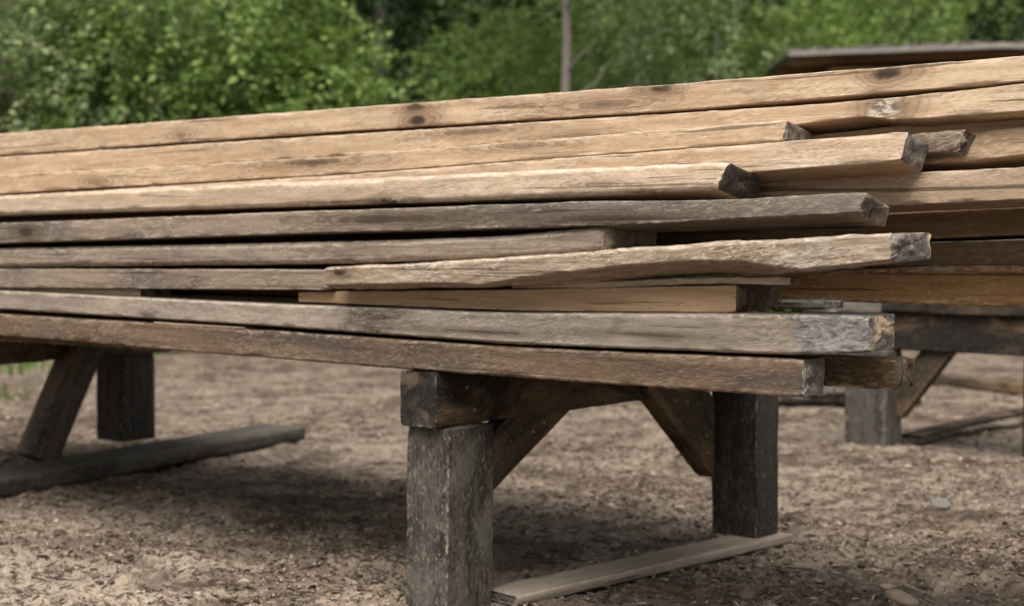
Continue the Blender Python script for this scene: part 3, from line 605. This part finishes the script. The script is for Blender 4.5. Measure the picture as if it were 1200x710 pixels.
chip_m = island_mat('wood_chips', [(0, (.05, .036, .028)), (.25, (.10, .072, .052)), (.6, (.16, .115, .08)), (.85, (.27, .20, .145)), (1, (.42, .33, .245))])
ch = quads_stuff('chip_litter', np.stack([x, y, cz], -1), ax, ay, chip_m, np.stack([0 * x, 0 * x, -ln * rng.uniform(0, .5, N)], -1))
tag(ch, 'litter of bark flakes and wood chips over the earth', None, None, 'stuff')

def coarse(n, r0, r1, l0, l1, asp, th_, nm, label, mat, dens_seed, thr):
    x, y = scatter(n, r0, r1); k = fbm(x * 1.4, y * 1.4, dens_seed, 3) * 1.7 + rng.uniform(-.25, .25, n) > thr; x, y = x[k], y[k]; n = len(x)
    l = rng.uniform(l0, l1, n) * rng.uniform(.5, 1, n); w = l * rng.uniform(asp * .6, asp * 1.4, n); yaw = rng.uniform(0, 6.28, n); pit = rng.normal(0, .13, n); roll_ = rng.normal(0, .22, n)
    ax = np.stack([np.cos(yaw) * np.cos(pit), np.sin(yaw) * np.cos(pit), np.sin(pit)], -1) * l[:, None]; ay = np.stack([-np.sin(yaw) * np.cos(roll_), np.cos(yaw) * np.cos(roll_), np.sin(roll_)], -1) * w[:, None]
    nz = np.cross(ax, ay); nz /= np.linalg.norm(nz, axis=1)[:, None]; c = np.stack([x, y, gheight(x, y) + th_ * .3 + .002], -1)
    ring = [(-1, -.1), (-.6, -1), (.35, -.85), (1, -.3), (.8, .6), (-.2, 1), (-.85, .6)]
    jit = rng.uniform(.65, 1.15, (n, len(ring)))
    V_ = []
    for sgn in (1, -1): V_ += [c + (ax * a_ + ay * b_) * jit[:, q][:, None] + nz * (th_ * sgn * (.5 if sgn > 0 else 1)) for q, (a_, b_) in enumerate(ring)]
    V_ = np.stack(V_, 1); m = len(ring); F_ = [list(range(m))] + [[q, q + m, (q + 1) % m + m, (q + 1) % m] for q in range(m)]
    vv = V_.reshape(-1, 3); faces = [[i_ * 2 * m + q for q in f] for i_ in range(n) for f in F_]
    return tag(mesh_obj(nm, vv, faces, mat, None, None, False), label, None, None, 'stuff')
bark_m = island_mat('bark_bits', [(0, (.035, .027, .021)), (.4, (.075, .056, .043)), (.75, (.15, .115, .088)), (.93, (.26, .205, .155)), (1, (.38, .31, .24))])
coarse(5200, 2.1, 10, .006, .022, .45, .0025, 'bark_debris', 'coarse flakes of bark lying over the earth', bark_m, 91, -.02)
coarse(900, 2.1, 10, .025, .07, .06, .002, 'twig_debris', 'thin twigs and slivers strewn on the earth', bark_m, 95, -.05)

def blades(name, x, y, hmin, hmax, mat):
    n = len(x); h = rng.uniform(hmin, hmax, n); yaw = rng.uniform(0, 2 * np.pi, n); lean = rng.uniform(.1, .7, n); w = rng.uniform(.003, .006, n) * (1 + np.hypot(x, y) / 14)
    d = np.stack([np.cos(yaw), np.sin(yaw), 0 * yaw], -1); s_ = np.stack([-np.sin(yaw), np.cos(yaw), 0 * yaw], -1) * w[:, None]
    b = np.stack([x, y, gheight(x, y) - .005], -1); up = np.array([0, 0, 1.0])
    m = b + d * (h * lean * .35)[:, None] + up * (h * .6)[:, None]; tp = b + d * (h * lean)[:, None] + up * h[:, None]
    vv = np.stack([b - s_, b + s_, m + s_ * .7, tp, m - s_ * .7], 1).reshape(-1, 3)
    i = np.arange(n)[:, None] * 5
    f = np.concatenate([i + np.array([[0, 1, 2, 4]]), i + np.array([[4, 2, 3, 3]])])
    vv4 = np.stack([b - s_, b + s_, tp + s_ * .15, tp - s_ * .15], 1).reshape(-1, 3)
    return mesh_obj(name, vv4, np.arange(n * 4).reshape(-1, 4), mat, None, None, False)
grass_m = island_mat('grass_blades', [(0, (.05, .085, .02)), (.5, (.10, .17, .04)), (.85, (.16, .23, .07)), (1, (.28, .25, .13))], .7, .3)
x, y = scatter(120000, 5.2, 21)
dens = fbm(x * .8, y * .8, 51, 3) * 1.6 + (y - 11.3 + 3.0 * (x < -2.4)) * .30 + rng.uniform(-.25, .25, len(x)); k = dens > .12
gz = blades('grass', x[k], y[k], .02, .065, grass_m); tag(gz, 'short green grass growing beyond the bare earth', None, None, 'stuff')

# ------------------------------------------------------------------ shrubs and trees
def leaf_mat(nm, d, m, l, tr_=.35): return island_mat(nm, [(0, d), (.45, m), (.85, l), (1, tuple(q * 1.25 for q in l))], .55, tr_)
LM = {
 'grey': leaf_mat('leaf_greygreen', (.09, .13, .055), (.22, .275, .135), (.37, .41, .23)),
 'bright': leaf_mat('leaf_bright', (.055, .10, .024), (.15, .235, .062), (.27, .35, .115)),
 'mid': leaf_mat('leaf_mid', (.055, .095, .03), (.14, .205, .068), (.25, .32, .13)),
 'dark': leaf_mat('leaf_dark', (.005, .011, .004), (.010, .021, .007), (.026, .045, .014), .08),  # near-black: shade of the hollow put into the colour; evergreen and woodland share it
}
bark = NT('bark', .95, .1); bv = bark.obj(); bark.l(bark.mix(bark.noise(bark.map(bv, (18, 18, 4)), 1, 5, .65), (.11, .095, .08), (.30, .27, .24)), bark.b.inputs['Base Color'])
bark.l(bark.bump(bark.noise(bark.map(bv, (40, 40, 8)), 1, 4), .7, .02), bark.b.inputs['Normal'])

def tubes(name, paths, mat, parent):
    V_, F_ = [], []
    for pts, rad in paths:
        pts = np.array(pts, float); n = len(pts); k = 7; base = len(V_)
        for i_ in range(n):
            d = pts[min(i_ + 1, n - 1)] - pts[max(i_ - 1, 0)]; d /= np.linalg.norm(d)
            a = np.cross(d, [0.3, 1, 0.2]); a /= np.linalg.norm(a); b = np.cross(d, a)
            for q in range(k):
                an = 2 * math.pi * q / k; V_.append(pts[i_] + (a * math.cos(an) + b * math.sin(an)) * rad[i_] * (1 + .12 * math.sin(3.1 * i_ + q)))
        for i_ in range(n - 1):
            for q in range(k): F_.append((base + i_ * k + q, base + i_ * k + (q + 1) % k, base + (i_ + 1) * k + (q + 1) % k, base + (i_ + 1) * k + q))
    return mesh_obj(name, np.array(V_), np.array(F_), mat, parent)

def foliage(name, blobs, n_sprays, K, leaf, mat, parent, seed, droop=.35, out=1.0):
    """sprays of leaves on twigs, thickest in the outer shell of lumpy blobs, with gaps"""
    r = np.random.RandomState(seed); B = np.array(blobs, float); wts = (B[:, 3] * B[:, 5]) ** 1.0; wts /= wts.sum()
    bi = r.choice(len(B), n_sprays, p=wts); d = r.normal(size=(n_sprays, 3)); d /= np.linalg.norm(d, axis=1)[:, None]
    rad = r.uniform(.35, 1.0, n_sprays) ** .45
    lump = 1 + .45 * fbm(d[:, 0] * 2.3 + bi * 5, d[:, 1] * 2.3 + d[:, 2] * 2.7, seed, 3)
    c = B[bi, :3] + d * B[bi, 3:6] * (rad * lump)[:, None]
    keep = (fbm(c[:, 0] * 1.7 + c[:, 1], c[:, 2] * 1.7, seed + 5, 3) > -.11) & (c[:, 2] > .03); c, d = c[keep], d[keep]; n = len(c)
    dirv = d * out + r.normal(size=(n, 3)) * .55 + np.array([0, 0, -droop + .15]); dirv /= np.linalg.norm(dirv, axis=1)[:, None]
    ln = r.uniform(.6, 1.4, n) * leaf * K * .42
    s_ = np.cross(dirv, r.normal(size=(n, 3)) * .35 + np.array([0, 0, 1.0])); s_ /= np.linalg.norm(s_, axis=1)[:, None]; nrm = np.cross(s_, dirv)
    kk = np.arange(K); tt = (kk + .6) / K; sg = np.where(kk % 2, 1.0, -1.0)
    base = c[:, None] + dirv[:, None] * (ln[:, None] * tt[None])[..., None] + np.array([0, 0, -1.0]) * (ln[:, None] * tt[None] ** 2 * droop * .8)[..., None]
    la = dirv[:, None] * .55 + s_[:, None] * sg[None, :, None] + r.normal(size=(n, K, 3)) * .35; la /= np.linalg.norm(la, axis=2)[..., None]
    lb = np.cross(la, nrm[:, None] + r.normal(size=(n, K, 3)) * .4); lb /= np.linalg.norm(lb, axis=2)[..., None]
    ls = (leaf * r.uniform(.6, 1.3, (n, K)))[..., None]
    dn = np.array([0, 0, -1.0]) * ls * .18
    ls = ls * 1.0
    v4 = np.stack([base, base + la * ls * .45 + lb * ls * .27, base + la * ls + dn, base + la * ls * .45 - lb * ls * .27], 2).reshape(-1, 3)
    return mesh_obj(name, v4, np.arange(len(v4)).reshape(-1, 4), mat, parent, None, False)

def plant(name, px, y, blobs, kind, n, K, leaf, seed, label, cat, group, stems=None, droop=.35, zb=0.0):
    x0 = (px - 600) * y / 1800; e = empty(name, (x0, y, float(gheight(np.array(x0), np.array(y)))))
    r = random.Random(seed)
    if stems is None:
        stems = []
        for b in blobs[:7]:
            m = [(r.uniform(-.15, .15), r.uniform(-.1, .1), -.1)]
            for q in (.35, .7, 1.0): m.append((b[0] * q + r.uniform(-.1, .1), b[1] * q + r.uniform(-.1, .1), (b[2] + b[5] * .3) * q))
            stems.append((m, [.035, .026, .018, .008]))
    tubes('trunk', stems, bark.m, e)
    foliage('foliage', blobs, n, K, leaf, LM[kind], e, seed, droop)
    return tag(e, label, cat, group)
SH = 'shrubs beyond the yard'; TG = 'trees beyond the yard'
plant('shrub', 40, 11.5, [(-.9, 0, 1.3, 1.2, 1.0, 1.3), (.3, -.2, 1.5, 1.2, 1.0, 1.5), (-.2, .1, 2.7, 1.5, 1.0, 1.0), (.9, .3, 1.0, .9, .8, 1.0)], 'grey', 6200, 10, .06, 1, 'big grey-green drooping shrub at the edge of the yard', 'shrub', SH)
plant('shrub', 285, 11.2, [(-.5, 0, 1.2, 1.0, .9, 1.2), (.35, .1, 1.2, .7, .8, 1.2), (-.35, .1, 2.4, 1.05, .9, .9), (.5, 0, 1.75, .55, .6, .55)], 'bright', 5200, 10, .066, 2, 'bright yellow-green feathery shrub beside the grey-green one', 'shrub', SH, droop=.5)
plant('shrub', 415, 12.3, [(0, 0, .7, .75, .6, .8), (.35, .1, .5, .5, .5, .6)], 'bright', 1300, 9, .06, 3, 'small bright shrub just above the pile in front of the dark hollow', 'shrub', SH)
plant('shrub', 590, 15.0, [(-.5, 0, 1.0, .8, .7, 1.1), (.4, .1, 1.1, .9, .8, 1.3), (0, .1, 2.1, .8, .7, .8)], 'bright', 3600, 9, .065, 4, 'leafy green shrub between the dark hollow and the bare thin trunk', 'shrub', SH)
plant('shrub', 735, 16.5, [(-.8, 0, 1.1, 1.0, .8, 1.3), (.5, .1, 1.3, 1.1, .9, 1.5), (0, .1, 2.8, 1.3, .9, 1.1)], 'mid', 4600, 9, .068, 5, 'mid-green shrub just behind the bare thin trunk', 'shrub', SH)
plant('shrub', 830, 15.2, [(-.5, 0, 1.0, .7, .7, 1.2), (.3, .1, 1.5, .7, .7, 1.2), (0, 0, 2.6, .8, .7, .8)], 'grey', 2200, 9, .06, 6, 'loose grey-green shrub with thin upright stems', 'shrub', SH)
plant('shrub', 940, 15.6, [(-.5, 0, .9, .8, .7, 1.1), (.4, .1, 1.2, .9, .8, 1.3), (.1, .1, 2.3, .9, .7, .9)], 'bright', 3600, 9, .068, 7, 'bright leafy shrub at the corner of the shed roof', 'shrub', SH)
plant('shrub', 1070, 18.0, [(-.9, 0, 1.5, 1.1, .8, 1.5), (.6, .1, 1.5, 1.2, .9, 1.6), (0, .1, 3.0, 1.6, .9, .8)], 'bright', 4400, 9, .072, 8, 'bright green shrub rising behind the shed roof', 'shrub', SH)
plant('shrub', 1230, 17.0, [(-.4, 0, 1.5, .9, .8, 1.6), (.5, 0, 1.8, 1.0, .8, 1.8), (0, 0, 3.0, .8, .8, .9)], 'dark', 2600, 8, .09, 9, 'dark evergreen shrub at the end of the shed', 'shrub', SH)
def trunk_path(h, lean, r0, seed, limbs=6):
    r = random.Random(seed); st = []; pts = [(lean * q / 8 * h + r.uniform(-.02, .02), r.uniform(-.02, .02), -.2 + (h + .2) * q / 8) for q in range(9)]
    st.append((pts, [r0 * (1 - .08 * q) for q in range(9)]))
    for k in range(limbs):
        z = h * r.uniform(.62, .98); a = r.uniform(0, 6.28); l = r.uniform(.8, 1.6); b = (lean * z, 0, z)
        st.append(([b, (b[0] + math.cos(a) * l * .5, math.sin(a) * l * .5, z + l * .35), (b[0] + math.cos(a) * l, math.sin(a) * l, z + l * .6)], [r0 * .45, r0 * .3, r0 * .12]))
    for k in range(9):      # bare side twigs low on the stem
        z = h * r.uniform(.25, .7); a = r.uniform(0, 6.28); l = r.uniform(.2, .7); b = (lean * z, 0, z)
        st.append(([b, (b[0] + math.cos(a) * l * .5, math.sin(a) * l * .5, z + l * .3), (b[0] + math.cos(a + .3) * l, math.sin(a + .3) * l, z + l * .75)], [r0 * .22, r0 * .15, r0 * .06]))
    return st
plant('tree', 662, 13.6, [(0, 0, 4.6, 1.3, 1.2, 1.0), (.5, .2, 5.4, 1.2, 1.1, .9), (-.6, 0, 5.2, 1.0, 1.0, .9)], 'mid', 1800, 8, .09, 11, 'slender tree with a bare grey trunk standing alone above the pile', 'tree', TG, stems=trunk_path(5.2, .004, .058, 11))
plant('tree', 862, 16.8, [(0, 0, 5.2, 1.3, 1.2, 1.2), (.5, .2, 6.0, 1.2, 1.1, .9)], 'mid', 1500, 8, .09, 12, 'thin grey-stemmed sapling behind the loose grey-green shrub', 'tree', TG, stems=trunk_path(5.8, -.01, .06, 12))
plant('tree', 440, 17.5, [(-.7, 0, 2.6, 1.5, 1.1, 2.2), (.8, .1, 3.0, 1.4, 1.1, 2.2), (0, 0, 5.0, 1.6, 1.3, 1.4), (0, .2, 1.4, 1.2, 1.0, 1.3)], 'dark', 3600, 8, .10, 13, 'tree behind the bright feathery shrub, the shade of the hollow put into its leaf colour', 'tree', TG, stems=trunk_path(5.5, .02, .12, 13))
for k, (px, y, kind, lab) in enumerate([(120, 19.5, 'mid', 'full green tree rising behind the big grey-green shrub'), (690, 21.5, 'mid', 'full green tree rising behind the slender bare trunk'), (820, 22.5, 'grey', 'pale green tree rising behind the loose grey-green shrub'), (1010, 22.5, 'mid', 'full green tree rising behind the left end of the shed roof'), (1200, 23, 'grey', 'pale tree rising behind the dark evergreen shrub')]):
    plant('tree', px, y, [(-1.2, 0, 2.2, 1.6, 1.2, 1.9), (1.1, .1, 2.4, 1.6, 1.2, 2.0), (0, 0, 4.6, 2.2, 1.5, 1.7), (0, .2, 1.2, 1.6, 1.1, 1.2)], kind, 4200, 8, .11, 20 + k, lab, 'tree', TG, stems=trunk_path(5.5, .01, .13, 20 + k))
# the far wood reads as one mass
fr = np.random.RandomState(77)
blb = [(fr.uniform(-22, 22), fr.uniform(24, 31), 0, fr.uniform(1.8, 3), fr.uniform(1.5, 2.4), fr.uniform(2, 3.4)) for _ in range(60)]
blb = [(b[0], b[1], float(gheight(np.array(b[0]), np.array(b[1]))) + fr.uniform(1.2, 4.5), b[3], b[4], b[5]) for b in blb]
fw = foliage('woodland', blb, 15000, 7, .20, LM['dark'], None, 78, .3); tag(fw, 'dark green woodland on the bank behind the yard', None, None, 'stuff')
